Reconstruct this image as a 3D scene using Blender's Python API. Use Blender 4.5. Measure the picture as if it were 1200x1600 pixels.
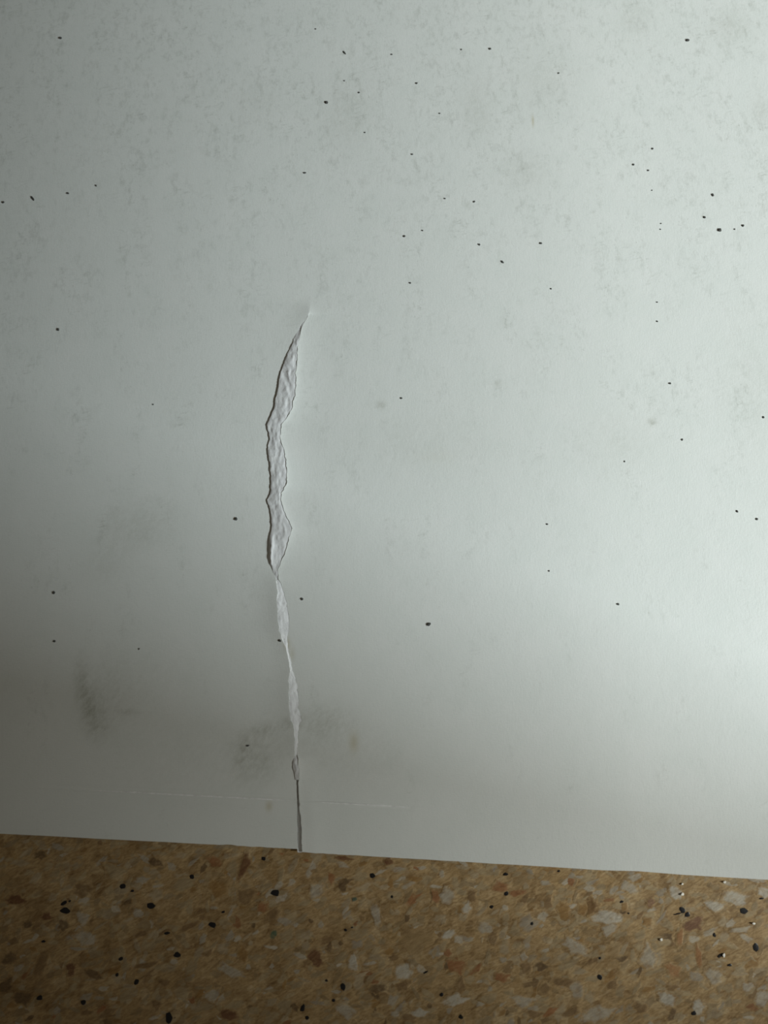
import bpy, bmesh, math, random
from mathutils import Vector, Matrix, noise as mnoise

# ------------------------------------------------------------------ clear
for o in list(bpy.data.objects):
    bpy.data.objects.remove(o, do_unlink=True)
scene = bpy.context.scene
C = scene.collection
MM = 0.001

# ------------------------------------------------------------------ camera
# hand-held phone about 20 cm above a torn sheet of white board, tipped slightly forward
TILT = math.radians(9.0)
LENS, SENS = 26.0, 36.0
DIST = 0.1926
fwd = Vector((0.0, math.sin(TILT), -math.cos(TILT)))
cam_loc = Vector((0, 0, 0.0009)) - fwd * DIST
cam_data = bpy.data.cameras.new('camera')
cam_data.sensor_fit = 'VERTICAL'
cam_data.sensor_height = SENS
cam_data.lens = LENS
cam_data.clip_start = 0.005
cam_data.clip_end = 50
cam_data.dof.use_dof = True
cam_data.dof.focus_distance = DIST + 0.006
cam_data.dof.aperture_fstop = 13.0
cam = bpy.data.objects.new('camera', cam_data)
C.objects.link(cam)
cam.location = cam_loc
cam.rotation_euler = (TILT, 0, 0)
scene.camera = cam

# ------------------------------------------------------------------ world, lights, exposure
world = bpy.data.worlds.new('room_light')
scene.world = world
world.use_nodes = True
bg = world.node_tree.nodes['Background']
bg.inputs[0].default_value = (1.0, 0.87, 0.64, 1)
bg.inputs[1].default_value = 0.062


def area(name, loc, target, sx, sy, power, color):
    d = bpy.data.lights.new(name, 'AREA')
    d.shape = 'RECTANGLE'
    d.size, d.size_y = sx, sy
    d.energy = power
    d.color = color
    o = bpy.data.objects.new(name, d)
    C.objects.link(o)
    o.location = loc
    o.rotation_euler = (Vector(target) - Vector(loc)).to_track_quat('-Z', 'Y').to_euler()
    return o


# daylight from outside, shaped by an unseen wall and blind added for the shade
area('sky_light', (1.319, -0.423, 0.564), (0.0, 0.0, 0.0), 0.148, 0.234, 18.9, (0.87, 1.0, 1.03))
area('added_daylight', (1.163, -0.19, 0.622), (0.0, 0.0, 0.0), 0.15, 0.20, 14.6, (0.95, 1.0, 0.955))  # second lamp added to fit the light and shade on the sheet

vs = scene.view_settings
vs.view_transform = 'Standard'
vs.look = 'None'
vs.exposure = 0.0
vs.gamma = 1.0
vs.use_curve_mapping = False

# ------------------------------------------------------------------ measuring: points on the worktop plane (photo measured at 1200 x 1600)
FPX = LENS / SENS * 1600.0
ct, st = math.cos(TILT), math.sin(TILT)


def P(x, y, z=0.0):
    """point at height z (m) over the worktop for a measured position"""
    a, b = (x - 600) / FPX, (800 - y) / FPX
    d = Vector((a, b * ct + st, b * st - ct))
    t = (z - cam_loc.z) / d.z
    return cam_loc + d * t


PXM = DIST / FPX      # about 0.167 mm per pixel


# ------------------------------------------------------------------ material helpers
def new_mat(name):
    m = bpy.data.materials.new(name)
    m.use_nodes = True
    nt = m.node_tree
    b = nt.nodes['Principled BSDF']
    return m, nt, b


class NT:
    def __init__(self, nt):
        self.nt = nt

    def n(self, t, **kw):
        nd = self.nt.nodes.new(t)
        for k, v in kw.items():
            setattr(nd, k, v)
        return nd

    def link(self, a, b):
        self.nt.links.new(a, b)

    def val(self, sock, v):
        if hasattr(v, 'is_linked') or hasattr(v, 'links'):
            self.link(v, sock)
        else:
            sock.default_value = v

    def math(self, op, a, b=None, clamp=False):
        nd = self.n('ShaderNodeMath', operation=op, use_clamp=clamp)
        self.val(nd.inputs[0], a)
        if b is not None:
            self.val(nd.inputs[1], b)
        return nd.outputs[0]

    def mix(self, fac, a, b, blend='MIX'):
        nd = self.n('ShaderNodeMix', data_type='RGBA', blend_type=blend)
        self.val(nd.inputs[0], fac)
        self.val(nd.inputs[6], a if not isinstance(a, tuple) else (*a, 1))
        self.val(nd.inputs[7], b if not isinstance(b, tuple) else (*b, 1))
        return nd.outputs[2]

    def coords(self, scale=(1000, 1000, 1000), rot=0.0, kind='Object'):
        tc = self.n('ShaderNodeTexCoord')
        mp = self.n('ShaderNodeMapping')
        mp.inputs['Scale'].default_value = scale
        r = self.n('ShaderNodeMapping')
        r.inputs['Rotation'].default_value = (0, 0, rot)
        self.link(tc.outputs[kind], r.inputs[0])
        self.link(r.outputs[0], mp.inputs[0])
        return mp.outputs[0]

    def noise(self, vec, scale, detail=2.0, rough=0.5, dist=0.0):
        nd = self.n('ShaderNodeTexNoise')
        self.link(vec, nd.inputs['Vector'])
        nd.inputs['Scale'].default_value = scale
        nd.inputs['Detail'].default_value = detail
        nd.inputs['Roughness'].default_value = rough
        nd.inputs['Distortion'].default_value = dist
        return nd.outputs['Fac']

    def ramp(self, fac, stops, interp='LINEAR'):
        nd = self.n('ShaderNodeValToRGB')
        nd.color_ramp.interpolation = interp
        el = nd.color_ramp.elements
        while len(el) < len(stops):
            el.new(0.5)
        for e, (p, c) in zip(el, stops):
            e.position = p
            e.color = (*c, 1) if isinstance(c, tuple) else (c, c, c, 1)
        self.link(fac, nd.inputs[0])
        return nd.outputs[0]


# ------------------------------------------------------------------ materials
def paper_material():
    m, nt, b = new_mat('white_coated_board')
    g = NT(nt)
    mm = g.coords()
    # broad faint grime
    base = (0.80, 0.812, 0.79)
    sep = g.n('ShaderNodeSeparateXYZ')
    g.link(mm, sep.inputs[0])
    X, Y = sep.outputs[0], sep.outputs[1]
    # handling dirt gathers in upright bands, more of it towards the far edge of the sheet
    clus = g.noise(g.coords((1000, 420, 1000), rot=math.radians(-3)), 0.13, 3, 0.6)
    far = g.math('MULTIPLY_ADD', Y, 0.0014)
    far.node.inputs[2].default_value = -0.03
    k = g.math('ADD', clus, far)
    k = g.ramp(k, [(0.46, 0.0), (0.70, 1.0)])
    s1 = g.noise(g.coords((1000, 560, 1000), rot=math.radians(-3)), 0.60, 6, 0.72)
    s1 = g.ramp(s1, [(0.50, 0.0), (0.78, 1.0)])
    smudge = g.math('MULTIPLY', s1, k)
    # fine rubbing marks, nearly level
    h1 = g.noise(g.coords((520, 1900, 1000), rot=math.radians(-14)), 0.85, 3, 0.6)
    h1 = g.ramp(h1, [(0.54, 0.0), (0.72, 1.0)])
    hc = g.noise(mm, 0.16, 3, 0.55)
    hc = g.ramp(hc, [(0.48, 0.0), (0.66, 1.0)])
    hatch = g.math('MULTIPLY', g.math('MULTIPLY', h1, hc), g.math('ADD', g.math('MULTIPLY', k, 0.85), 0.15))
    # pin-prick freckles
    fr = g.noise(mm, 1.25, 3, 0.6)
    fr = g.ramp(fr, [(0.62, 0.0), (0.76, 1.0)])
    freck = g.math('MULTIPLY', fr, g.math('ADD', g.math('MULTIPLY', k, 0.75), 0.14))
    dirt = g.math('ADD', g.math('MULTIPLY', smudge, 0.54), g.math('MULTIPLY', hatch, 0.44))
    dirt = g.math('ADD', dirt, g.math('MULTIPLY', freck, 0.48), clamp=True)
    col = g.mix(dirt, base, (0.42, 0.43, 0.39))

    # individual finger smudges with a shape of their own: (x, y, rx, ry, strength, hatch)
    spots = [(127, 1052, 11, 26, .34), (132, 1082, 11, 24, .42), (141, 1110, 13, 22, .52), (156, 1134, 16, 18, .42), (168, 1090, 38, 50, .22),
             (376, 1185, 11, 26, .26), (386, 1160, 14, 14, .32), (412, 1140, 22, 9, .34), (445, 1130, 18, 9, .38), (215, 1060, 110, 60, .10), (215, 825, 52, 34, .30), (165, 880, 38, 34, .16),
             (415, 1172, 40, 34, .28), (395, 1195, 26, 26, .24), (505, 1128, 44, 24, .42), (560, 1180, 80, 50, .12),
             (300, 1190, 120, 60, .12), (668, 690, 120, 50, .12), (1018, 661, 6, 6, .8), (596, 634, 7, 6, .5),
             (778, 601, 5, 6, .5), (965, 690, 60, 50, .16), (745, 170, 26, 50, .26), (1140, 45, 34, 30, .30),
             (990, 30, 30, 40, .20), (1190, 175, 18, 24, .30), (545, 180, 40, 60, .20), (400, 160, 40, 40, .12),
             (1180, 610, 50, 120, .16), (200, 112 + 1000, 16, 4, .4), (850, 130, 60, 60, .16), (820, 270, 40, 40, .2)]
    n2 = g.noise(g.coords((1000, 520, 1000), rot=math.radians(35)), 0.9, 4, 0.7)
    n2 = g.ramp(n2, [(0.34, 0.0), (0.66, 1.0)])
    total = None
    for (px, py, rx, ry, s) in spots:
        p = P(px, py)
        dx = g.math('DIVIDE', g.math('SUBTRACT', X, p.x / MM), rx * PXM / MM)
        dy = g.math('DIVIDE', g.math('SUBTRACT', Y, p.y / MM), ry * PXM / MM)
        r2 = g.math('ADD', g.math('MULTIPLY', dx, dx), g.math('MULTIPLY', dy, dy))
        e = g.math('MULTIPLY', g.math('POWER', 2.718, g.math('MULTIPLY', r2, -1.0)), s)
        total = e if total is None else g.math('ADD', total, e)
    total = g.math('MULTIPLY', total, g.math('ADD', g.math('MULTIPLY', n2, 0.75), 0.25), clamp=True)
    col = g.mix(total, col, (0.40, 0.40, 0.34))
    # small ochre stains
    tot = None
    for (px, py, rx, ry, s) in [(553, 1160, 7, 14, .45), (421, 1258, 5, 7, .45), (449, 1006, 5, 9, .5), (832, 191, 2, 10, .55),
                                (457, 1022, 4, 10, .3), (680, 715, 30, 12, .06)]:
        p = P(px, py)
        dx = g.math('DIVIDE', g.math('SUBTRACT', X, p.x / MM), rx * PXM / MM)
        dy = g.math('DIVIDE', g.math('SUBTRACT', Y, p.y / MM), ry * PXM / MM)
        r2 = g.math('ADD', g.math('MULTIPLY', dx, dx), g.math('MULTIPLY', dy, dy))
        e = g.math('MULTIPLY', g.math('POWER', 2.718, g.math('MULTIPLY', r2, -1.0)), s)
        tot = e if tot is None else g.math('ADD', tot, e)
    col = g.mix(tot, col, (0.52, 0.45, 0.27))
    # faint mottled tone of the stock
    tone = g.noise(mm, 0.10, 3, 0.6)
    tone = g.ramp(tone, [(0.3, (0.965, 0.975, 0.97)), (0.7, (1.0, 1.0, 1.0))])
    col = g.mix(1.0, col, tone, 'MULTIPLY')
    g.link(col, b.inputs['Base Color'])
    b.inputs['Roughness'].default_value = 0.62
    b.inputs['Specular IOR Level'].default_value = 0.25
    # felt-like fibre relief
    f1 = g.noise(g.coords((1000, 3000, 1000)), 1.2, 3, 0.6)
    f2 = g.noise(g.coords((3000, 900, 1000)), 1.0, 3, 0.6)
    f3 = g.noise(mm, 0.35, 3, 0.5)
    hgt = g.math('ADD', g.math('ADD', f1, f2), g.math('MULTIPLY', f3, 1.2))
    bp = g.n('ShaderNodeBump')
    bp.inputs['Strength'].default_value = 0.35
    bp.inputs['Distance'].default_value = 0.00006
    g.link(hgt, bp.inputs['Height'])
    g.link(bp.outputs[0], b.inputs['Normal'])
    return m


def pulp_material():
    m, nt, b = new_mat('torn_white_pulp')
    g = NT(nt)
    v = g.coords((1000, 500, 1000))
    n = g.noise(v, 0.9, 4, 0.65)
    col = g.ramp(n, [(0.3, (0.77, 0.768, 0.785)), (0.7, (0.88, 0.88, 0.885))])
    g.link(col, b.inputs['Base Color'])
    b.inputs['Roughness'].default_value = 0.9
    b.inputs['Specular IOR Level'].default_value = 0.1
    bp = g.n('ShaderNodeBump')
    bp.inputs['Strength'].default_value = 0.5
    bp.inputs['Distance'].default_value = 0.00012
    g.link(g.noise(g.coords((1000, 700, 1000)), 2.2, 4, 0.7), bp.inputs['Height'])
    g.link(bp.outputs[0], b.inputs['Normal'])
    return m


def board_colour(g):
    """colour and relief of the pressed wood shreds, laid out over the worktop in millimetres"""
    geo = g.n('ShaderNodeNewGeometry')

    def pos(scale, rot=0.0):
        r = g.n('ShaderNodeMapping')
        r.inputs['Rotation'].default_value = (0, 0, rot)
        mp = g.n('ShaderNodeMapping')
        mp.inputs['Scale'].default_value = scale
        g.link(geo.outputs['Position'], r.inputs[0])
        g.link(r.outputs[0], mp.inputs[0])
        return mp.outputs[0]
    mm = pos((1000, 1000, 0))
    wn = g.n('ShaderNodeTexNoise')
    g.link(mm, wn.inputs['Vector'])
    wn.inputs['Scale'].default_value = 0.35
    wn.inputs['Detail'].default_value = 3
    off = g.n('ShaderNodeVectorMath', operation='MULTIPLY_ADD')
    g.link(wn.outputs['Color'], off.inputs[0])
    off.inputs[1].default_value = (4.0, 4.0, 0)
    g.link(mm, off.inputs[2])
    vo = g.n('ShaderNodeTexVoronoi', feature='SMOOTH_F1')
    g.link(off.outputs[0], vo.inputs['Vector'])
    vo.inputs['Scale'].default_value = 0.40
    vo.inputs['Smoothness'].default_value = 0.35
    sep = g.n('ShaderNodeSeparateColor')
    g.link(vo.outputs['Color'], sep.inputs[0])
    cell = g.ramp(sep.outputs[0], [(0.1, (0.20, 0.125, 0.055)), (0.3, (0.33, 0.225, 0.115)), (0.55, (0.43, 0.315, 0.18)),
                                   (0.75, (0.37, 0.25, 0.12)), (0.95, (0.52, 0.42, 0.28))])
    f = g.noise(pos((520, 1500, 0), math.radians(-28)), 0.55, 5, 0.7, 1.2)
    fcol = g.ramp(f, [(0.32, (0.20, 0.12, 0.05)), (0.46, (0.37, 0.26, 0.135)), (0.56, (0.46, 0.34, 0.19)), (0.72, (0.55, 0.44, 0.30))])
    col = g.mix(0.55, cell, fcol)
    fine = g.noise(pos((700, 1900, 0), math.radians(-22)), 1.1, 4, 0.7, 0.6)
    finec = g.ramp(fine, [(0.30, (0.60, 0.54, 0.46)), (0.60, (1.08, 1.06, 1.04))])
    col = g.mix(0.85, col, finec, 'MULTIPLY')
    big = g.noise(mm, 0.09, 3, 0.5)
    bigc = g.ramp(big, [(0.35, (0.82, 0.78, 0.70)), (0.65, (1.1, 1.1, 1.1))])
    col = g.mix(0.7, col, bigc, 'MULTIPLY')
    col = g.mix(1.0, col, (1.08, 1.04, 0.96), 'MULTIPLY')
    return col, f, fine, mm


def wood_finish(g, b, f, fine):
    b.inputs['Roughness'].default_value = 0.55
    b.inputs['Specular IOR Level'].default_value = 0.35
    bp = g.n('ShaderNodeBump')
    bp.inputs['Strength'].default_value = 0.45
    bp.inputs['Distance'].default_value = 0.00015
    g.link(g.math('ADD', f, fine), bp.inputs['Height'])
    g.link(bp.outputs[0], b.inputs['Normal'])


def board_material():
    m, nt, b = new_mat('flecked_particle_board')
    g = NT(nt)
    col, f, fine, mm = board_colour(g)
    g.link(col, b.inputs['Base Color'])
    wood_finish(g, b, f, fine)
    return m


def flake_material(name, attr=False):
    """a chip: its own colour, with shreds of the surrounding wood pressed over its rim"""
    m, nt, b = new_mat(name)
    g = NT(nt)
    col, f, fine, mm = board_colour(g)
    core = g.n('ShaderNodeAttribute', attribute_name='core').outputs['Fac']
    if attr:
        src = g.n('ShaderNodeVertexColor', layer_name='tint').outputs[0]
    else:
        src = g.n('ShaderNodeObjectInfo').outputs['Color']
    fc = g.ramp(f, [(0.3, (0.50, 0.47, 0.42)), (0.65, (0.92, 0.91, 0.89))])
    src = g.mix(0.8, src, fc, 'MULTIPLY')
    n = g.noise(mm, 0.62, 5, 0.75)
    k = g.math('ADD', core, g.math('MULTIPLY', g.math('SUBTRACT', n, 0.5), 2.6))
    k = g.ramp(k, [(0.25, 0.0), (1.1, 0.80)])
    col = g.mix(k, col, src)
    g.link(col, b.inputs['Base Color'])
    wood_finish(g, b, f, fine)
    return m


def plain(name, col, rough=0.6, spec=0.4):
    m, nt, b = new_mat(name)
    g = NT(nt)
    n = g.noise(g.coords(), 0.8, 3, 0.6)
    c = g.ramp(n, [(0.3, tuple(x * 0.8 for x in col)), (0.7, tuple(min(1, x * 1.15) for x in col))])
    g.link(c, b.inputs['Base Color'])
    b.inputs['Roughness'].default_value = rough
    b.inputs['Specular IOR Level'].default_value = spec
    return m


M_paper = paper_material()
M_pulp = pulp_material()
M_board = board_material()
M_flake = flake_material('wood_flake')
M_flake_fill = flake_material('wood_flake_mixed', attr=True)
M_grain = plain('black_grain', (0.012, 0.011, 0.012), 0.45)
M_dust = plain('dark_dust', (0.095, 0.095, 0.09), 0.9, 0.1)
M_mica = plain('bright_mica', (0.85, 0.82, 0.75), 0.12, 1.0)
M_rubbed = plain('rubbed_white_core', (0.93, 0.93, 0.92), 0.9, 0.1)
M_added_wall = plain('added_wall_paint', (0.62, 0.60, 0.56), 0.6)  # pale colour of the added unseen walls and blind


def link_mesh(name, me, mat, parent=None):
    o = bpy.data.objects.new(name, me)
    if mat is not None and not me.materials:
        me.materials.append(mat)
    C.objects.link(o)
    o.parent = parent
    return o


def tag(o, label=None, cat=None, group=None, kind=None):
    if label: o['label'] = label
    if cat: o['category'] = cat
    if group: o['group'] = group
    if kind: o['kind'] = kind
    return o


# ------------------------------------------------------------------ the worktop of particle board
def box_mesh(name, lo, hi, bev=0.0):
    bm = bmesh.new()
    bmesh.ops.create_cube(bm, size=1)
    for v in bm.verts:
        v.co = Vector([lo[i] + (v.co[i] + 0.5) * (hi[i] - lo[i]) for i in range(3)])
    if bev:
        bmesh.ops.bevel(bm, geom=list(bm.edges), offset=bev, segments=3, affect='EDGES')
    me = bpy.data.meshes.new(name)
    bm.to_mesh(me)
    bm.free()
    return me


board = link_mesh('particle_board', box_mesh('particle_board', (-0.36, -0.30, -0.018), (0.380, 0.70, 0.0), 0.0015), M_board)
tag(board, 'brown particle board worktop flecked with black, russet and pale chips', 'board')

# unseen wall and low blind, added to shade the sheet's left and bottom
WX, JAMB, BLIND = 0.380, -0.147, 0.215


def boxes_mesh(name, boxes):
    bm = bmesh.new()
    for lo, hi in boxes:
        g_ = bmesh.ops.create_cube(bm, size=1)['verts']
        for v in g_:
            v.co = Vector([lo[i] + (v.co[i] + 0.5) * (hi[i] - lo[i]) for i in range(3)])
    me = bpy.data.meshes.new(name)
    bm.to_mesh(me)
    bm.free()
    return me


wall = link_mesh('added_wall_right', boxes_mesh('added_wall_right', [
    ((WX, -0.90, -0.018), (WX + 0.006, JAMB, 0.95)),
    ((WX, JAMB, 0.75), (WX + 0.006, 0.70, 0.95)), ((WX, JAMB, -0.018), (WX + 0.006, 0.70, 0.0))]), M_added_wall)
tag(wall, 'added unseen pale wall beside the worktop, shading the lower sheet', 'wall', kind='structure')
wall2 = link_mesh('added_wall_back', boxes_mesh('added_wall_back', [((-0.90, 0.70, -0.018), (WX + 0.006, 0.706, 0.95))]), M_added_wall)  # unseen back wall, added outside the view
tag(wall2, 'added unseen pale wall behind the far end of the worktop', 'wall', kind='structure')
added_blind = link_mesh('added_window_blind', boxes_mesh('added_window_blind', [((WX, JAMB, BLIND), (WX + 0.003, 0.70, 0.75))]), M_added_wall)  # unseen slab added to block the higher daylight
tag(added_blind, 'added unseen window blind that shades the left of the worktop', 'window', kind='structure')

# ------------------------------------------------------------------ the torn sheet
# (y, x left lip, x right lip, left lip rise, right lip rise, edge roll of right lip) : px and mm
TEAR = [
    (488, 483, 483.0, .30, .30, 0), (498, 478, 479, .26, .36, 0), (509, 469, 472, .16, .46, 0), (526, 461, 467.5, .10, .58, 0),
    (544, 454, 465, .06, .70, 0), (566, 444, 464, .04, .80, 0), (589, 437.5, 462.5, .02, .85, 0), (619, 432, 461, .0, .85, 0),
    (640, 428, 455, .0, .80, 0), (652, 423, 450, .0, .78, 0), (664, 417, 440, .0, .75, 0), (685, 422.5, 437.5, .0, .72, 0), (702, 418, 443, .0, .72, 0),
    (728, 422.5, 448, .0, .76, 0), (756, 424.5, 449, .0, .80, 0), (772, 422.5, 440, .0, .80, 0), (781, 418, 439, .0, .80, 0),
    (798, 422.5, 443, .0, .78, 0), (815, 425, 452, .0, .75, 0), (825, 424, 456.5, .0, .72, 0), (845, 421, 451, .0, .66, 0),
    (869, 420, 444, .0, .58, 0), (882, 423, 438, .02, .50, 0), (892, 426, 434.5, .06, .42, 0), (905, 430.5, 434.5, .20, .26, 0),
    (912, 432, 438, .30, .12, 0), (924, 434, 442, .38, .06, 0), (939, 433, 447, .42, .02, 0), (960, 434, 451, .45, .0, 0),
    (985, 436, 451, .42, .0, 0), (1000, 441, 449, .36, .0, 0), (1012, 446.5, 450, .30, .0, 0), (1038, 452, 455.5, .28, .0, 0),
    (1048, 453, 457, .30, .0, 0), (1060, 451, 463, .34, .0, 0), (1085, 451, 466, .36, .0, 0), (1106, 452, 466.5, .32, .0, 0),
    (1126, 454, 472, .28, .0, 0), (1134, 459, 467, .24, .0, 0), (1160, 460.5, 465, .22, .02, 0), (1178, 460.5, 464.5, .16, .08, 0),
    (1186, 459, 465, .06, .34, .0), (1200, 458.5, 467, .0, .42, .05), (1211, 461, 467.5, .0, .44, .08), (1222, 463.5, 466, .0, .48, .14),
    (1250, 464, 467.5, .0, .54, .20), (1290, 464.5, 471, .0, .58, .24), (1345, 464.5, 471.5, .0, .58, .24)]


TEAR = [(y, l, r, a, b * (0.64 if y < 900 else 1.0), c) for (y, l, r, a, b, c) in TEAR]


def tear(y):
    if y <= TEAR[0][0]:
        d = TEAR[0][0] - y
        return (TEAR[0][1] + d * 0.05, TEAR[0][2] + d * 0.05, 0.30 * math.exp(-(d / 14.0) ** 2), 0.30 * math.exp(-(d / 14.0) ** 2), 0)
    for a, b in zip(TEAR, TEAR[1:]):
        if y <= b[0]:
            t = (y - a[0]) / (b[0] - a[0])
            return tuple(a[i] + (b[i] - a[i]) * t for i in range(1, 6))
    return TEAR[-1][1:]


def fbm(x, y, s, seed=0.0):
    v = Vector((x * s, y * s, seed))
    return mnoise.noise(v) + 0.5 * mnoise.noise(v * 2.1) + 0.25 * mnoise.noise(v * 4.3)


def lips(y):
    L, R, zl, zr, roll = tear(y)
    if y > TEAR[0][0] + 6:
        w = min(1.0, (R - L) / 6.0)
        L += (fbm(3, y, 0.10, 1.0) * 1.1 + fbm(5, y, 0.35, 6.0) * 0.55) * w
        R += (fbm(9, y, 0.09, 2.0) * 1.6 + fbm(1, y, 0.30, 8.0) * 0.9) * w
    return L, max(R, L), zl, zr, roll


SHEET_T = 0.45            # mm thickness
EDGE_SLOPE_L, EDGE_SLOPE_R = 0.0516, 0.0592
EDGE_L, EDGE_R = 1326.5, 1331.5
CREASE = EDGE_L - 75.0


def sheet_z(x, y, ylow, L, R, zl, zr, roll, side):
    """height of the printed face in mm; ylow is the row number measured along the lower edge"""
    z = 0.62
    px = PXM / MM
    if side < 0:
        d = max(0.0, L - x) * px
        z += zl * math.exp(-(d / 3.2) ** 1.3)
    else:
        d = max(0.0, x - R) * px
        z += zr * (0.76 * math.exp(-(d / 3.8) ** 1.4) + 0.24 * max(0, 1 - roll / 0.2) * math.exp(-(d / 0.7) ** 1.2))
        z -= roll * math.exp(-(d / 2.6) ** 2)
    # gentle waviness of the stock
    z += 0.10 * mnoise.noise(Vector((x * 0.0035, y * 0.0035, 3.3)))
    # the lower edge stands a little off the worktop on the left
    e = max(0.0, (EDGE_L - ylow))
    lift = 0.40 * math.exp(-(e / 150.0) ** 2)
    z += lift * (1.0 if side < 0 else 0.9 * math.exp(-(max(0, x - 470) / 220.0) ** 2))
    # pressed crease parallel to the lower edge
    c = ylow - CREASE
    fade = max(0.0, min(1.0, (x - 90) / 120.0)) * max(0.0, min(1.0, (650 - x) / 120.0))
    if fade > 0:
        z += fade * (0.10 * math.exp(-(c / 1.9) ** 2) - 0.04 * math.exp(-((c + 5) / 3.0) ** 2))
    return z


def graded(n_fine, step, lim, grow):
    out, s, d = [0.0], step, 0.0
    for i in range(10000):
        d += s
        if d >= lim:
            out.append(lim)
            break
        out.append(d)
        if i > n_fine:
            s *= grow
    return out


rows = []
y = -620.0
while y < 440:
    rows.append(y)
    y += 26
y = 440.0
while y < EDGE_L - 1.0:
    rows.append(y)
    y += 2.0 if not (CREASE - 14 < y < CREASE + 10) else 1.0
rows.append(EDGE_L)
dl = graded(40, 0.9, 1350.0, 1.13)
TIP = TEAR[0][0] + 2

bm = bmesh.new()
top = []
for yr in rows:
    L, R, zl, zr, roll = lips(yr)
    line = []
    for side in (-1, 1):
        ds = dl[::-1] if side < 0 else dl
        for i, d in enumerate(ds):
            t_ = min(1.0, d / 500.0)
            t_ = t_ * t_ * (3 - 2 * t_)
            x = (L + (450 - L) * t_ - d) if side < 0 else (R + (470 - R) * t_ + d)
            if side < 0:
                yy = yr + EDGE_SLOPE_L * (x - 465) * min(1, max(0, (yr + 700) / 1000))
            else:
                k = max(0.0, min(1.0, (yr - 1150) / (EDGE_L - 1150)))
                yy = yr + EDGE_SLOPE_R * (x - 470) * min(1, max(0, (yr + 700) / 1000)) + (EDGE_R - EDGE_L) * k
            if yr == rows[-1]:       # slightly nibbled cut edge
                yy += 0.7 * fbm(x, 0, 0.06, 7.0) + (1.6 * math.exp(-((x - 358) / 9) ** 2)) * -1 - 2.0 * math.exp(-((x - 994) / 9) ** 2)
            z = sheet_z(x, yy, yr, L, R, zl, zr, roll, side)
            line.append((x, yy, z))
    top.append(line)

ncol = len(dl)
vt, vb = [], []
for yr, line in zip(rows, top):
    a = [bm.verts.new(P(x, yy, z * MM)) for (x, yy, z) in line]
    b_ = [bm.verts.new(P(x, yy, (z - SHEET_T) * MM)) for (x, yy, z) in line]
    if yr <= TIP:      # not torn here: share the seam vertex
        bm.verts.remove(a[ncol]); a[ncol] = a[ncol - 1]
        bm.verts.remove(b_[ncol]); b_[ncol] = b_[ncol - 1]
    vt.append(a)
    vb.append(b_)


def quad(*v):
    if len(set(v)) == len(v):
        try:
            bm.faces.new(v)
        except ValueError:
            pass
    else:
        u = []
        for q in v:
            if q not in u:
                u.append(q)
        if len(u) == 3:
            try:
                bm.faces.new(u)
            except ValueError:
                pass


n2 = 2 * ncol
for r in range(len(rows) - 1):
    for c in range(n2 - 1):
        if c == ncol - 1:
            if rows[r] > TIP or rows[r + 1] > TIP:
                # walls of the tear
                quad(vt[r][c], vt[r + 1][c], vb[r + 1][c], vb[r][c])
                quad(vt[r + 1][c + 1], vt[r][c + 1], vb[r][c + 1], vb[r + 1][c + 1])
            continue
        quad(vt[r][c], vt[r + 1][c], vt[r + 1][c + 1], vt[r][c + 1])
        quad(vb[r][c], vb[r][c + 1], vb[r + 1][c + 1], vb[r + 1][c])
    for c, s in ((0, 1), (n2 - 1, -1)):
        q = (vt[r][c], vb[r][c], vb[r + 1][c], vt[r + 1][c])
        quad(*(q if s > 0 else q[::-1]))
for r, s in ((0, 1), (len(rows) - 1, -1)):
    for c in range(n2 - 1):
        if c == ncol - 1 and r:
            continue
        q = (vt[r][c], vt[r][c + 1], vb[r][c + 1], vb[r][c])
        quad(*(q if s > 0 else q[::-1]))
bmesh.ops.recalc_face_normals(bm, faces=list(bm.faces))
me = bpy.data.meshes.new('paper_sheet')
bm.to_mesh(me)
bm.free()
for p in me.polygons:
    p.use_smooth = True
sheet = link_mesh('paper_sheet', me, M_paper)
me.set_sharp_from_angle(angle=math.radians(40))
tag(sheet, 'large dirty white paperboard sheet with a long ragged tear from its lower edge', 'paper sheet')


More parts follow.
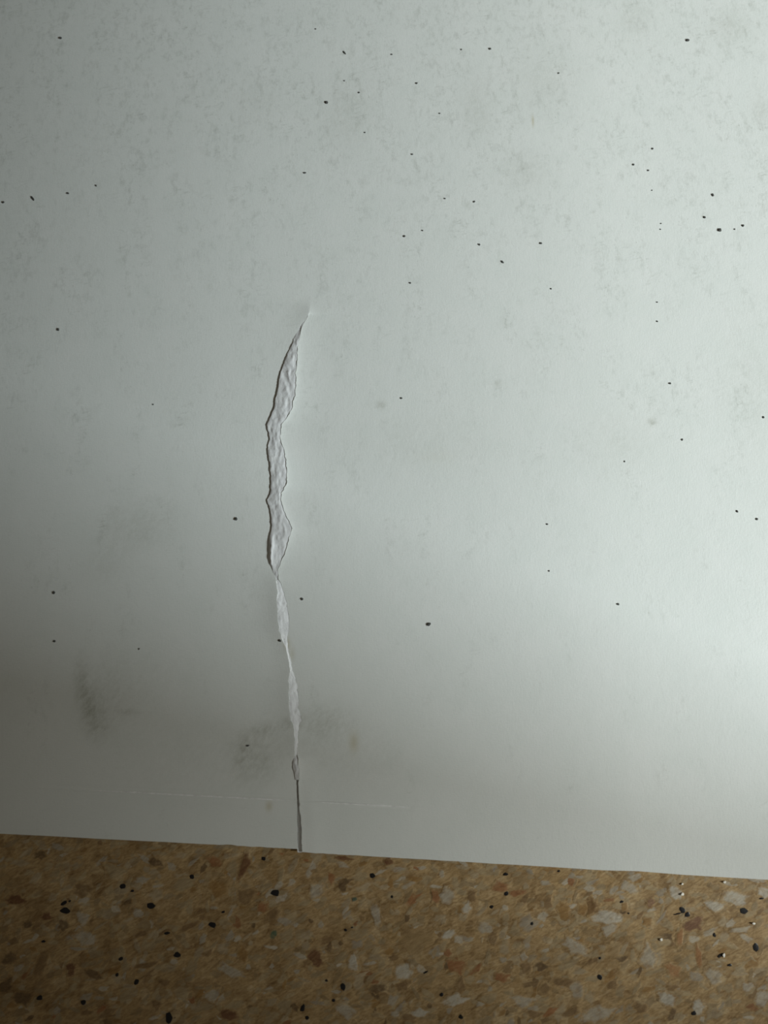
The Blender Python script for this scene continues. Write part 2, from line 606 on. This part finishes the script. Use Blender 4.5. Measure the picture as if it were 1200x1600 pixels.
# torn, feathered inner ply along the tear, one mesh for each stretch that tips the other way
def torn_strip(y0, y1, label):
    step = 1.2
    n = int((y1 - y0) / step) + 1
    NU = 18
    bm = bmesh.new()
    rowsT = []
    for i in range(n + 1):
        yr = y0 + (y1 - y0) * i / n
        L, R, zl, zr, roll = lips(yr)
        edge_r = zr - roll
        over_right = zr > zl           # right lip lies on top
        end = max(0.0, min(1.0, (yr - y0) / 10.0, (y1 - yr) / 10.0))
        a, b = L - 1.2 * end, R + 1.0 * end
        base = sheet_z(R, yr, yr, L, R, 0, 0, 0, 1) if over_right else sheet_z(L, yr, yr, L, R, 0, 0, 0, -1)
        col = []
        for k in range(NU + 1):
            u = k / NU
            x = a + (b - a) * u
            wr = fbm(x * 1.6, yr, 0.07, 11.0)
            ridge = 1 - abs(mnoise.noise(Vector((x * 0.11, yr * 0.035, 21.0)))) * 2
            env = math.sin(math.pi * min(1, max(0, u))) ** 0.6
            if over_right and roll > 0.12:
                # lower end: only a sunken ragged core shows in the open slit
                h = -0.40 + 0.05 * wr
            elif over_right:
                step_r = 0.07 + 0.09 * fbm(2.0, yr, 0.045, 31.0)
                h = edge_r - 0.06 - 0.28 * (1 - u) ** 1.3 * (edge_r / 0.5)
                h += (0.12 * wr + 0.11 * ridge) * env * min(1, edge_r / 0.45)
                h += 0.09 * math.exp(-((u - 0.10) / 0.09) ** 2) * (0.5 + wr) * min(1, edge_r)
                # a flap of core turned up to the light
                lit = math.exp(-((yr - 862) / 22.0) ** 4)
                h += lit * 0.26 * (math.exp(-((u - 0.12) / 0.10) ** 2) + max(0.0, 1 - abs(u - 0.12) / 0.45) * (u > 0.12) * 0.6)
                if u > 0.80:
                    h -= max(0.0, step_r) * (u - 0.80) / 0.20
            else:
                h = zl - 0.06 + (zr - zl - 0.02) * u ** 1.15
                h += (0.09 * wr + 0.05 * ridge) * env * min(1, zl / 0.35)
                if u < 0.12:
                    h -= 0.08 * (0.12 - u) / 0.12
            z = base + h * (0.3 + 0.7 * end)
            col.append((x + 0.8 * mnoise.noise(Vector((x * .2, yr * .2, 5))) * env, yr, z))
        rowsT.append((col, over_right, base))
    vt, vb = [], []
    for col, orr, base in rowsT:
        vt.append([bm.verts.new(P(x, yy, z * MM)) for x, yy, z in col])
        low = []
        for k, (x, yy, z) in enumerate(col):
            u = k / NU
            zz = max(z - 0.16, 0.15)
            low.append(bm.verts.new(P(x, yy, zz * MM)))
        vb.append(low)
    for r in range(len(vt) - 1):
        for c in range(NU):
            bm.faces.new((vt[r][c], vt[r + 1][c], vt[r + 1][c + 1], vt[r][c + 1]))
            bm.faces.new((vb[r][c], vb[r][c + 1], vb[r + 1][c + 1], vb[r + 1][c]))
        bm.faces.new((vt[r][0], vb[r][0], vb[r + 1][0], vt[r + 1][0]))
        bm.faces.new((vt[r][NU], vt[r + 1][NU], vb[r + 1][NU], vb[r][NU]))
    for r in (0, len(vt) - 1):
        for c in range(NU):
            q = (vt[r][c], vt[r][c + 1], vb[r][c + 1], vb[r][c])
            bm.faces.new(q if r == 0 else q[::-1])
    bmesh.ops.recalc_face_normals(bm, faces=list(bm.faces))
    me = bpy.data.meshes.new('torn_edge')
    bm.to_mesh(me)
    bm.free()
    for p in me.polygons:
        p.use_smooth = True
    o = link_mesh('torn_edge', me, M_pulp, sheet)
    o['label'] = label
    return o


torn_strip(494, 908, 'wide ragged strip of exposed white paper core')
torn_strip(902, 1184, 'narrow bright white feathered paper core')
torn_strip(1180, 1332, 'short torn white lip beside the lower edge')

# the pressed crease parallel to the lower edge: a low ridge where the coating has rubbed off
def crease_ridge(x0, x1):
    bm = bmesh.new()
    n = int((x1 - x0) / 4)
    prev = None
    for i in range(n + 1):
        x = x0 + (x1 - x0) * i / n
        side = -1 if x < 465 else 1
        L, R, zl, zr, roll = lips(CREASE)
        slope, x_ref = (EDGE_SLOPE_L, 465) if side < 0 else (EDGE_SLOPE_R, 470)
        yy = CREASE + slope * (x - x_ref)
        z = sheet_z(x, yy, CREASE, L, R, zl, zr, roll, side)
        t = min(1.0, (i + 0.15) / 8, (n - i + 0.15) / 8) * (0.75 + 0.35 * mnoise.noise(Vector((x * 0.05, 1.0, 4.0))))
        ring = [bm.verts.new(P(x, yy + d * t, (z + h * t) * MM)) for d, h in ((-1.9, -0.09), (-0.8, 0.02), (0.5, 0.035), (1.9, -0.09))]
        if prev:
            for a in range(3):
                bm.faces.new((prev[a], ring[a], ring[a + 1], prev[a + 1]))
        prev = ring
    bmesh.ops.recalc_face_normals(bm, faces=list(bm.faces))
    me = bpy.data.meshes.new('crease')
    bm.to_mesh(me)
    bm.free()
    for p in me.polygons:
        p.use_smooth = True
    return link_mesh('crease', me, M_rubbed, sheet)


crease_ridge(135, 455)
crease_ridge(492, 640)

# ------------------------------------------------------------------ flakes and grains of the particle board
rng = random.Random(41)


def flake_outline(n, elong, jag, r):
    pts = []
    a0 = r.uniform(0, 6.28)
    for i in range(n):
        a = a0 + 2 * math.pi * (i + r.uniform(-.28, .28)) / n
        q = 0.5 * (1 + r.uniform(-jag, jag))
        pts.append((math.cos(a) * q, math.sin(a) * q * elong))
    return pts


def flake_into(bm, pts, sx, sy, rot, origin, h, tint=None, layer=None, tip=(0, 0)):
    c, s = math.cos(rot), math.sin(rot)
    cl = bm.verts.layers.float.get('core') or bm.verts.layers.float.new('core')

    def tr(x, y, z):
        return Vector((origin[0] + c * x * sx - s * y * sy, origin[1] + s * x * sx + c * y * sy, origin[2] + z))
    lo = [bm.verts.new(tr(x * 1.12, y * 1.12, -0.00001)) for x, y in pts]
    hi = [bm.verts.new(tr(x * 0.62, y * 0.62, h * (1 + tip[0] * x + tip[1] * y))) for x, y in pts]
    for v in hi:
        v[cl] = 1.0
    fs = [bm.faces.new(hi)]
    n = len(pts)
    for i in range(n):
        fs.append(bm.faces.new((lo[i], lo[(i + 1) % n], hi[(i + 1) % n], hi[i])))
    if layer is not None:
        for f in fs:
            for l in f.loops:
                l[layer] = (*tint, 1)


flake_meshes = []
for i in range(14):
    bm = bmesh.new()
    r = random.Random(100 + i)
    flake_into(bm, flake_outline(r.choice((8, 9, 10, 11)), 1.0, 0.42, r), 1, 1, 0, (0, 0, 0), 1.0, tip=(r.uniform(-.5, .5), r.uniform(-.5, .5)))
    for v in bm.verts:
        v.co.z = max(v.co.z, -0.2)
    me = bpy.data.meshes.new('wood_flake')
    me.materials.append(M_flake)
    bm.to_mesh(me)
    bm.free()
    flake_meshes.append(me)
grain_meshes = []
for i in range(6):
    bm = bmesh.new()
    bmesh.ops.create_icosphere(bm, subdivisions=1, radius=0.5)
    r = random.Random(300 + i)
    for v in bm.verts:
        v.co *= r.uniform(0.72, 1.15)
        v.co.z *= 0.6
    me = bpy.data.meshes.new('black_grain')
    me.materials.append(M_grain)
    bm.to_mesh(me)
    bm.free()
    grain_meshes.append(me)
mica_mesh = None


def put(name, me, px, py, w, h, rot, zh, z0=0.0, color=None, parent=board):
    o = bpy.data.objects.new(name, me)
    C.objects.link(o)
    o.parent = parent
    p = P(px, py)
    o.location = (p.x, p.y, z0)
    o.scale = (w * PXM, h * PXM, zh)
    o.rotation_euler = (0, 0, math.radians(rot))
    if color:
        o.color = (*color, 1)
    return o


RUST = (0.36, 0.15, 0.06)
DRED = (0.17, 0.065, 0.03)
DBRN = (0.15, 0.092, 0.045)
BRN = (0.26, 0.160, 0.075)
GOLD = (0.36, 0.20, 0.065)
ORNG = (0.40, 0.19, 0.075)
PALE = (0.55, 0.49, 0.40)
WHIT = (0.66, 0.62, 0.54)
GREY = (0.44, 0.385, 0.31)
TAN = (0.45, 0.345, 0.205)

# (x, y, width, height, turn, colour): chips seen along the open strip of worktop
CHIPS = [
    (410, 1419, 20, 12, 10, RUST), (425, 1430, 24, 13, 25, BRN), (779, 1385, 22, 18, -30, RUST), (679, 1400, 11, 20, 8, RUST),
    (608, 1346, 14, 12, 0, DRED), (492, 1498, 21, 20, 20, DRED), (712, 1510, 25, 22, 0, RUST), (720, 1537, 16, 18, 10, BRN),
    (538, 1341, 24, 7, -8, DRED), (383, 1350, 13, 38, -25, DRED), (335, 1347, 22, 14, -10, RUST), (243, 1347, 20, 12, -30, DBRN),
    (297, 1447, 34, 10, 28, BRN), (233, 1508, 34, 9, 8, BRN), (63, 1337, 22, 10, 15, DBRN), (357, 1585, 30, 12, -20, DRED),
    (63, 1507, 15, 44, -18, BRN), (127, 1390, 26, 18, 0, BRN), (27, 1407, 30, 13, 0, DRED), (257, 1535, 18, 7, 0, BRN),
    (1082, 1445, 27, 20, 25, (0.20, 0.085, 0.05)), (1063, 1463, 11, 24, -12, ORNG), (1092, 1492, 8, 30, 8, ORNG), (1052, 1515, 21, 18, 0, ORNG),
    (923, 1418, 13, 24, -20, (0.20, 0.10, 0.03)), (911, 1420, 14, 15, 0, GOLD), (810, 1395, 24, 12, 12, RUST), (822, 1516, 16, 10, 35, BRN),
    (957, 1540, 18, 10, 25, BRN), (15, 1498, 24, 14, 0, DBRN), (42, 1445, 14, 11, 0, DBRN), (98, 1445, 14, 15, 0, DBRN), (75, 1433, 18, 10, 0, DRED),
    (110, 1515, 15, 15, 0, DRED), (200, 1410, 12, 8, 30, DBRN), (515, 1480, 14, 11, 20, DBRN), (698, 1510, 6, 12, 0, DBRN), (972, 1498, 18, 7, 15, DBRN),
    (340, 1390, 24, 24, 10, GOLD), (385, 1400, 26, 22, 10, BRN), (380, 1490, 14, 30, 0, GOLD), (325, 1490, 14, 12, 0, BRN), (736, 1400, 16, 16, 0, BRN),
    (770, 1466, 14, 16, 0, BRN), (636, 1435, 8, 12, 0, DBRN), (820, 1512, 14, 16, 20, BRN), (540, 1378, 22, 10, 20, DBRN), (535, 1388, 14, 8, 0, DBRN),
    (35, 1560, 24, 22, 0, DBRN), (10, 1540, 24, 18, 0, DBRN), (170, 1582, 26, 10, 20, BRN), (245, 1570, 12, 14, 0, BRN), (590, 1545, 26, 12, 15, DBRN),
    (630, 1540, 22, 13, 20, BRN), (640, 1590, 20, 12, 0, BRN), (745, 1515, 22, 9, 30, RUST), (783, 1528, 26, 10, 0, RUST), (1016, 1411, 13, 10, 0, (0.30, 0.16, 0.10)),
    (975, 1417, 10, 14, 0, GOLD), (1010, 1440, 12, 12, 0, GOLD), (857, 1412, 12, 18, -20, BRN), (880, 1424, 20, 18, 0, GOLD), (880, 1535, 28, 13, 0, BRN),
    (895, 1580, 30, 10, 15, BRN), (853, 1545, 14, 18, 0, BRN), (835, 1584, 24, 10, 0, BRN), (1000, 1575, 18, 14, 0, BRN), (1050, 1543, 16, 8, 0, BRN),
    (1057, 1395, 18, 24, 15, WHIT), (1117, 1417, 26, 18, -25, WHIT), (1147, 1405, 42, 15, -5, WHIT), (947, 1433, 46, 16, -12, WHIT), (950, 1453, 24, 18, 20, PALE),
    (895, 1477, 34, 17, -25, PALE), (828, 1443, 30, 22, 15, GREY), (1040, 1560, 28, 13, -18, WHIT), (1157, 1453, 26, 9, 10, PALE), (1013, 1493, 30, 26, 30, PALE),
    (937, 1583, 44, 20, 10, PALE), (817, 1563, 34, 14, 0, PALE), (1115, 1527, 22, 20, 0, PALE), (1168, 1542, 16, 12, 0, PALE), (1090, 1527, 22, 16, 0, GREY),
    (553, 1505, 15, 26, 25, WHIT), (630, 1520, 30, 18, 30, WHIT), (700, 1460, 22, 9, 12, WHIT), (493, 1392, 22, 24, 0, PALE), (697, 1397, 20, 22, -30, PALE),
    (713, 1563, 36, 15, 10, WHIT), (587, 1430, 14, 24, 10, PALE), (540, 1580, 26, 20, -20, PALE), (730, 1418, 18, 12, 20, WHIT), (657, 1582, 22, 12, 0, WHIT),
    (130, 1433, 20, 18, 0, PALE), (133, 1467, 30, 20, 0, PALE), (360, 1517, 36, 14, -25, PALE), (217, 1427, 16, 16, 0, PALE), (333, 1557, 22, 20, 0, PALE),
    (1192, 1395, 20, 12, 0, WHIT), (1190, 1560, 24, 18, 0, PALE), (980, 1385, 26, 18, -30, PALE), (892, 1416, 12, 6, 15, WHIT), (819, 1495, 10, 12, 0, PALE),
    (900, 1548, 20, 18, 0, GREY), (615, 1400, 20, 18, 0, TAN), (450, 1460, 26, 16, 0, TAN), (290, 1380, 30, 20, 15, TAN), (180, 1360, 34, 18, -10, TAN),
    (560, 1460, 30, 14, 20, TAN), (650, 1470, 44, 36, 0, (0.40, 0.27, 0.13)), (760, 1450, 22, 20, 0, PALE), (765, 1560, 26, 16, 0, TAN), (1090, 1575, 20, 16, -20, WHIT),
    (427, 1460, 11, 10, 0, (0.05, 0.15, 0.10)), (553, 1405, 8, 7, 0, (0.05, 0.13, 0.11))]
for i, (x, y, w, h, rt, colr) in enumerate(CHIPS):
    put('wood_flake', flake_meshes[i % 14], x, y, w * 1.15, h * 1.15, rt, 0.00004 + 0.00002 * rng.random(), 0.00003, colr)

GRAINS = [
    (192, 1385, 12, 9, 30), (207, 1392, 6, 4, 0), (236, 1415, 14, 11, 0), (102, 1423, 16, 10, 0), (100, 1411, 13, 6, 25), (109, 1408, 5, 3, 30), (300, 1370, 9, 8, 20),
    (332, 1445, 13, 9, -30), (261, 1458, 10, 5, 10), (277, 1492, 11, 9, 10), (189, 1498, 9, 6, 10), (213, 1534, 8, 10, -30), (349, 1425, 7, 4, 25), (62, 1559, 10, 8, 0),
    (264, 1590, 11, 20, 0), (68, 1471, 7, 4, 10), (183, 1523, 6, 6, 0), (130, 1566, 9, 8, 0), (412, 1342, 8, 6, 0), (430, 1395, 15, 11, -20), (582, 1368, 9, 9, 0),
    (790, 1366, 8, 5, 15), (791, 1396, 9, 7, 0), (768, 1417, 7, 5, 20), (536, 1542, 10, 12, 0), (473, 1575, 7, 12, -10), (480, 1590, 6, 7, 0), (720, 1589, 7, 7, 0),
    (690, 1554, 7, 6, 0), (521, 1563, 6, 5, 0), (1066, 1422, 13, 9, -35), (1074, 1429, 9, 8, 0), (1162, 1423, 13, 11, 0), (1116, 1461, 5, 7, 0), (1181, 1480, 11, 13, 20),
    (937, 1497, 5, 4, 30), (937, 1527, 10, 9, 0), (1084, 1583, 9, 7, 0), (1125, 1493, 10, 5, 35), (971, 1409, 7, 4, 20), (831, 1443, 7, 6, 0), (1058, 1428, 16, 2, 12),
    (412, 1340, 8, 3, 0), (550, 1449, 4, 3, 0), (540, 1453, 5, 5, 0), (510, 1532, 5, 4, 0), (873, 1361, 6, 3, 15), (982, 1427, 4, 3, 0), (1190, 1404, 9, 3, 10),
    (1140, 1508, 8, 4, 0), (665, 1519, 9, 3, 30), (612, 1401, 5, 5, 0)]
for i, (x, y, w, h, rt) in enumerate(GRAINS):
    put('black_grain', grain_meshes[i % 6], x, y, w, h, rt, 0.00025, 0.00005)

# bright facets that catch the window
for i, (x, y, w, h, rt) in enumerate([(1066, 1397, 7, 4, -30), (1033, 1468, 5, 4, 0), (1131, 1492, 6, 5, 0), (1178, 1443, 7, 3, 0), (1132, 1378, 6, 3, 0), (1066, 1381, 4, 3, 0)]):
    bm = bmesh.new()
    flake_into(bm, flake_outline(6, 1, .25, random.Random(500 + i)), 1, 1, 0, (0, 0, 0), 1.0)
    me = bpy.data.meshes.new('mica_glint')
    me.materials.append(M_mica)
    bm.to_mesh(me)
    bm.free()
    o = put('mica_glint', me, x, y, w, h, rt, 0.0001, 0.00016)
    o.rotation_euler = (0, math.radians(28), math.radians(rt * 0.2 - 4))

# unlisted ordinary chips: the rest of the first 300 as single parts, the others as one part
PALETTE = [TAN, TAN, TAN, PALE, BRN, GOLD, (0.40, 0.29, 0.16), (0.35, 0.24, 0.12), (0.48, 0.38, 0.25), GREY, DBRN, RUST]
WEIGHT = [5, 5, 5, 4, 1.4, 1.2, 6, 4, 6, 1.5, 0.5, 0.6]
single = 300 - len(CHIPS)
fill_pts = []
for i in range(2600):
    x = rng.uniform(-120, 1320)
    lim = 1310 + 0.056 * x
    y = rng.uniform(lim - 14, 1720)
    fill_pts.append((x, y))
bmf = bmesh.new()
bmf.verts.layers.float.new('core')
lay = bmf.loops.layers.float_color.new('tint')
cnt = 0
for (x, y) in fill_pts:
    colr = rng.choices(PALETTE, WEIGHT)[0]
    v = rng.uniform(0.85, 1.15)
    colr = tuple(c * v for c in colr)
    inside = 4 < x < 1196 and 1330 + 0.056 * x < y < 1590
    if inside and cnt < single:
        w, h = rng.uniform(14, 30), rng.uniform(8, 17)
        put('wood_flake', rng.choice(flake_meshes), x, y, w, h, rng.gauss(22, 28), 0.00003, 0.00001, colr)
        cnt += 1
    else:
        p = P(x, y)
        flake_into(bmf, flake_outline(rng.choice((5, 6, 7)), 1, .3, rng), rng.uniform(9, 30) * PXM, rng.uniform(5, 13) * PXM,
                   math.radians(rng.gauss(22, 28)), (p.x, p.y, rng.uniform(0.0, 0.00002)), rng.uniform(0.00001, 0.00003), colr, lay)
me = bpy.data.meshes.new('small_flakes')
bmf.to_mesh(me)
bmf.free()
fo = link_mesh('small_flakes', me, M_flake_fill, board)
fo['kind'] = 'stuff'

# ------------------------------------------------------------------ dark specks of dust lying on the sheet
def speck_mesh(seed):
    r = random.Random(seed)
    bm = bmesh.new()
    bmesh.ops.create_icosphere(bm, subdivisions=2, radius=0.5)
    for v in bm.verts:
        v.co *= 1 + 0.35 * mnoise.noise(v.co * 2.5 + Vector((seed, 0, 0)))
    me = bpy.data.meshes.new('dust_speck')
    me.materials.append(M_dust)
    bm.to_mesh(me)
    bm.free()
    return me


speck_meshes = [speck_mesh(s) for s in range(5)]
bpy.context.view_layer.update()
dg = bpy.context.evaluated_depsgraph_get()

BIG = [
    (94.5, 59.5, 7, 5, -10, 'dark oblong dust speck near the far left corner of the white sheet'),
    (538, 82, 11, 3.5, -55, 'thin dark splinter at the far end of the sheet, left of its middle'),
    (510, 160, 8, 6, -40, 'dark double crumb below the thin splinter on the far part of the sheet'),
    (51, 310, 13, 4, -52, 'longest dark splinter on the sheet, beside its left side'),
    (5, 316, 5, 5, 0, 'dark round speck at the left rim of the picture, left of the longest splinter'),
    (106, 302, 6, 4, -10, 'small dark speck just right of the longest splinter'),
    (476, 270, 7, 3.5, 0, 'small flat dark speck alone on the sheet far above the tip of the tear'),
    (1074.5, 63, 8, 6, 25, 'big dark crumb near the far right corner of the white sheet'),
    (766, 76, 5, 5, 0, 'dark three-cornered speck at the far end of the sheet, right of its middle'),
    (785, 409, 8, 4, -50, 'short dark sliver on the right half of the sheet, level above the tear'),
    (1125, 359.5, 7.5, 7, 0, 'biggest round black crumb by the right side of the sheet'),
    (1161, 352.5, 5, 5, 0, 'small round black crumb right of the biggest round one'),
    (1101, 339.5, 5, 5, 0, 'small black crumb to the upper left of the biggest round one'),
    (1114, 304.5, 4.5, 7, 10, 'upright dark speck above the biggest round black crumb'),
    (670, 975.5, 8, 6, 25, 'lone brownish crumb on the sheet to the right of the narrow part of the tear'),
    (369, 811, 6, 6, 0, 'lone dark crumb close to the left of the wide part of the tear'),
    (472, 936, 5, 5, 0, 'lone dark speck just right of the narrow white part of the tear'),
    (437.5, 1001, 6, 4.5, -20, 'dark speck touching the left rim of the narrow white tear'),
    (91, 515, 5, 6, -20, 'lone dark speck at the left of the sheet, level with the tear tip'),
    (84, 926, 5, 6, 0, 'black speck in the shade at the left of the sheet, upper one of two'),
    (85, 1002, 5, 4, 0, 'black speck in the shade at the left of the sheet, lower one of two'),
    (387, 1165, 7, 3, 10, 'tiny dark dash on the grey smudge left of the tear'),
]
SMALL = [(561, 144.5, 4), (538, 126, 3), (570, 207, 3.4), (493, 45, 3.4), (150, 290, 4), (721, 77, 3.6), (651, 130, 4.5), (873, 114, 3.8), (687, 177, 3.4),
         (644, 241, 4), (1020, 232, 4.4), (990, 257, 4.6), (1013, 266, 4), (695, 310, 3.8), (741, 315, 4.4), (632, 369, 4.8), (749, 382, 4.6), (845, 380, 5),
         (1148, 358, 3.4), (1033, 349, 3), (1032, 358, 3), (641, 442, 4), (612, 85, 3.6), (861, 451, 3.4), (1027, 472, 3.2), (627, 622, 4.2), (1047, 599, 4.6),
         (1066, 687, 4), (1193, 652, 4.4), (1152, 799, 4.6), (1183, 811, 4.6), (966, 944, 4.6), (855, 819, 3.8), (1027, 502, 3.6), (976, 721, 3.2), (858, 892, 3.2),
         (239, 632, 3), (217, 1014, 3.2), (660, 360, 3.6), (1019, 297, 2.8)]


def drop_speck(x, y, w, h, rot, label, group, i):
    p = P(x, y, 0.0007)
    hit, loc, nor, idx = sheet.ray_cast(Vector((p.x, p.y, 0.02)), Vector((0, 0, -1)))
    z = loc.z if hit else 0.0007
    o = bpy.data.objects.new('dust_speck', speck_meshes[i % 5])
    C.objects.link(o)
    t = min(w, h) * PXM * 0.32
    o.location = (p.x, p.y, z + t * 0.36)
    o.scale = (w * PXM * 0.78, h * PXM * 0.82, t)
    o.rotation_euler = (0, 0, math.radians(rot))
    tag(o, label, 'dust speck', group)


for i, (x, y, w, h, rt, lab) in enumerate(BIG):
    drop_speck(x, y, w, h, rt, lab, 'dark crumbs on the sheet', i)
MARKS = [(538, 82, 'the thin far splinter'), (510, 160, 'the dark double crumb'), (51, 310, 'the longest splinter'),
         (476, 270, 'the lone flat speck above the tear'), (1074, 63, 'the far right corner crumb'), (766, 76, 'the three-cornered speck'),
         (785, 409, 'the short dark sliver'), (1125, 359, 'the biggest round crumb'), (670, 975, 'the lone brownish crumb'),
         (369, 811, 'the lone crumb left of the tear'), (85, 1002, 'the lower shaded speck')]
RANK = ['nearest', 'second nearest', 'third nearest', 'fourth nearest', 'fifth nearest', 'sixth nearest', 'seventh nearest', 'eighth nearest']
WAYS = ['right of', 'below and right of', 'below', 'below and left of', 'left of', 'above and left of', 'above', 'above and right of']
places = {}
for i, (x, y, s) in enumerate(SMALL):
    mx, my, nm = min(MARKS, key=lambda m: (m[0] - x) ** 2 + (m[1] - y) ** 2)
    way = WAYS[int(round(math.atan2(y - my, x - mx) / (math.pi / 4))) % 8]
    places.setdefault((nm, way), []).append((math.hypot(x - mx, y - my), i))
small_label = {}
for (nm, way), lst in places.items():
    for r_, (d_, i) in enumerate(sorted(lst)):
        small_label[i] = 'pinhead black speck %s %s' % (way, nm) if len(lst) == 1 else 'pinhead black speck, %s of those %s %s' % (RANK[r_], way, nm)
for i, (x, y, s) in enumerate(SMALL):
    drop_speck(x, y, s * 1.15, s * 0.85, rng.uniform(0, 180), small_label[i], 'pinhead dust specks on the sheet', i)
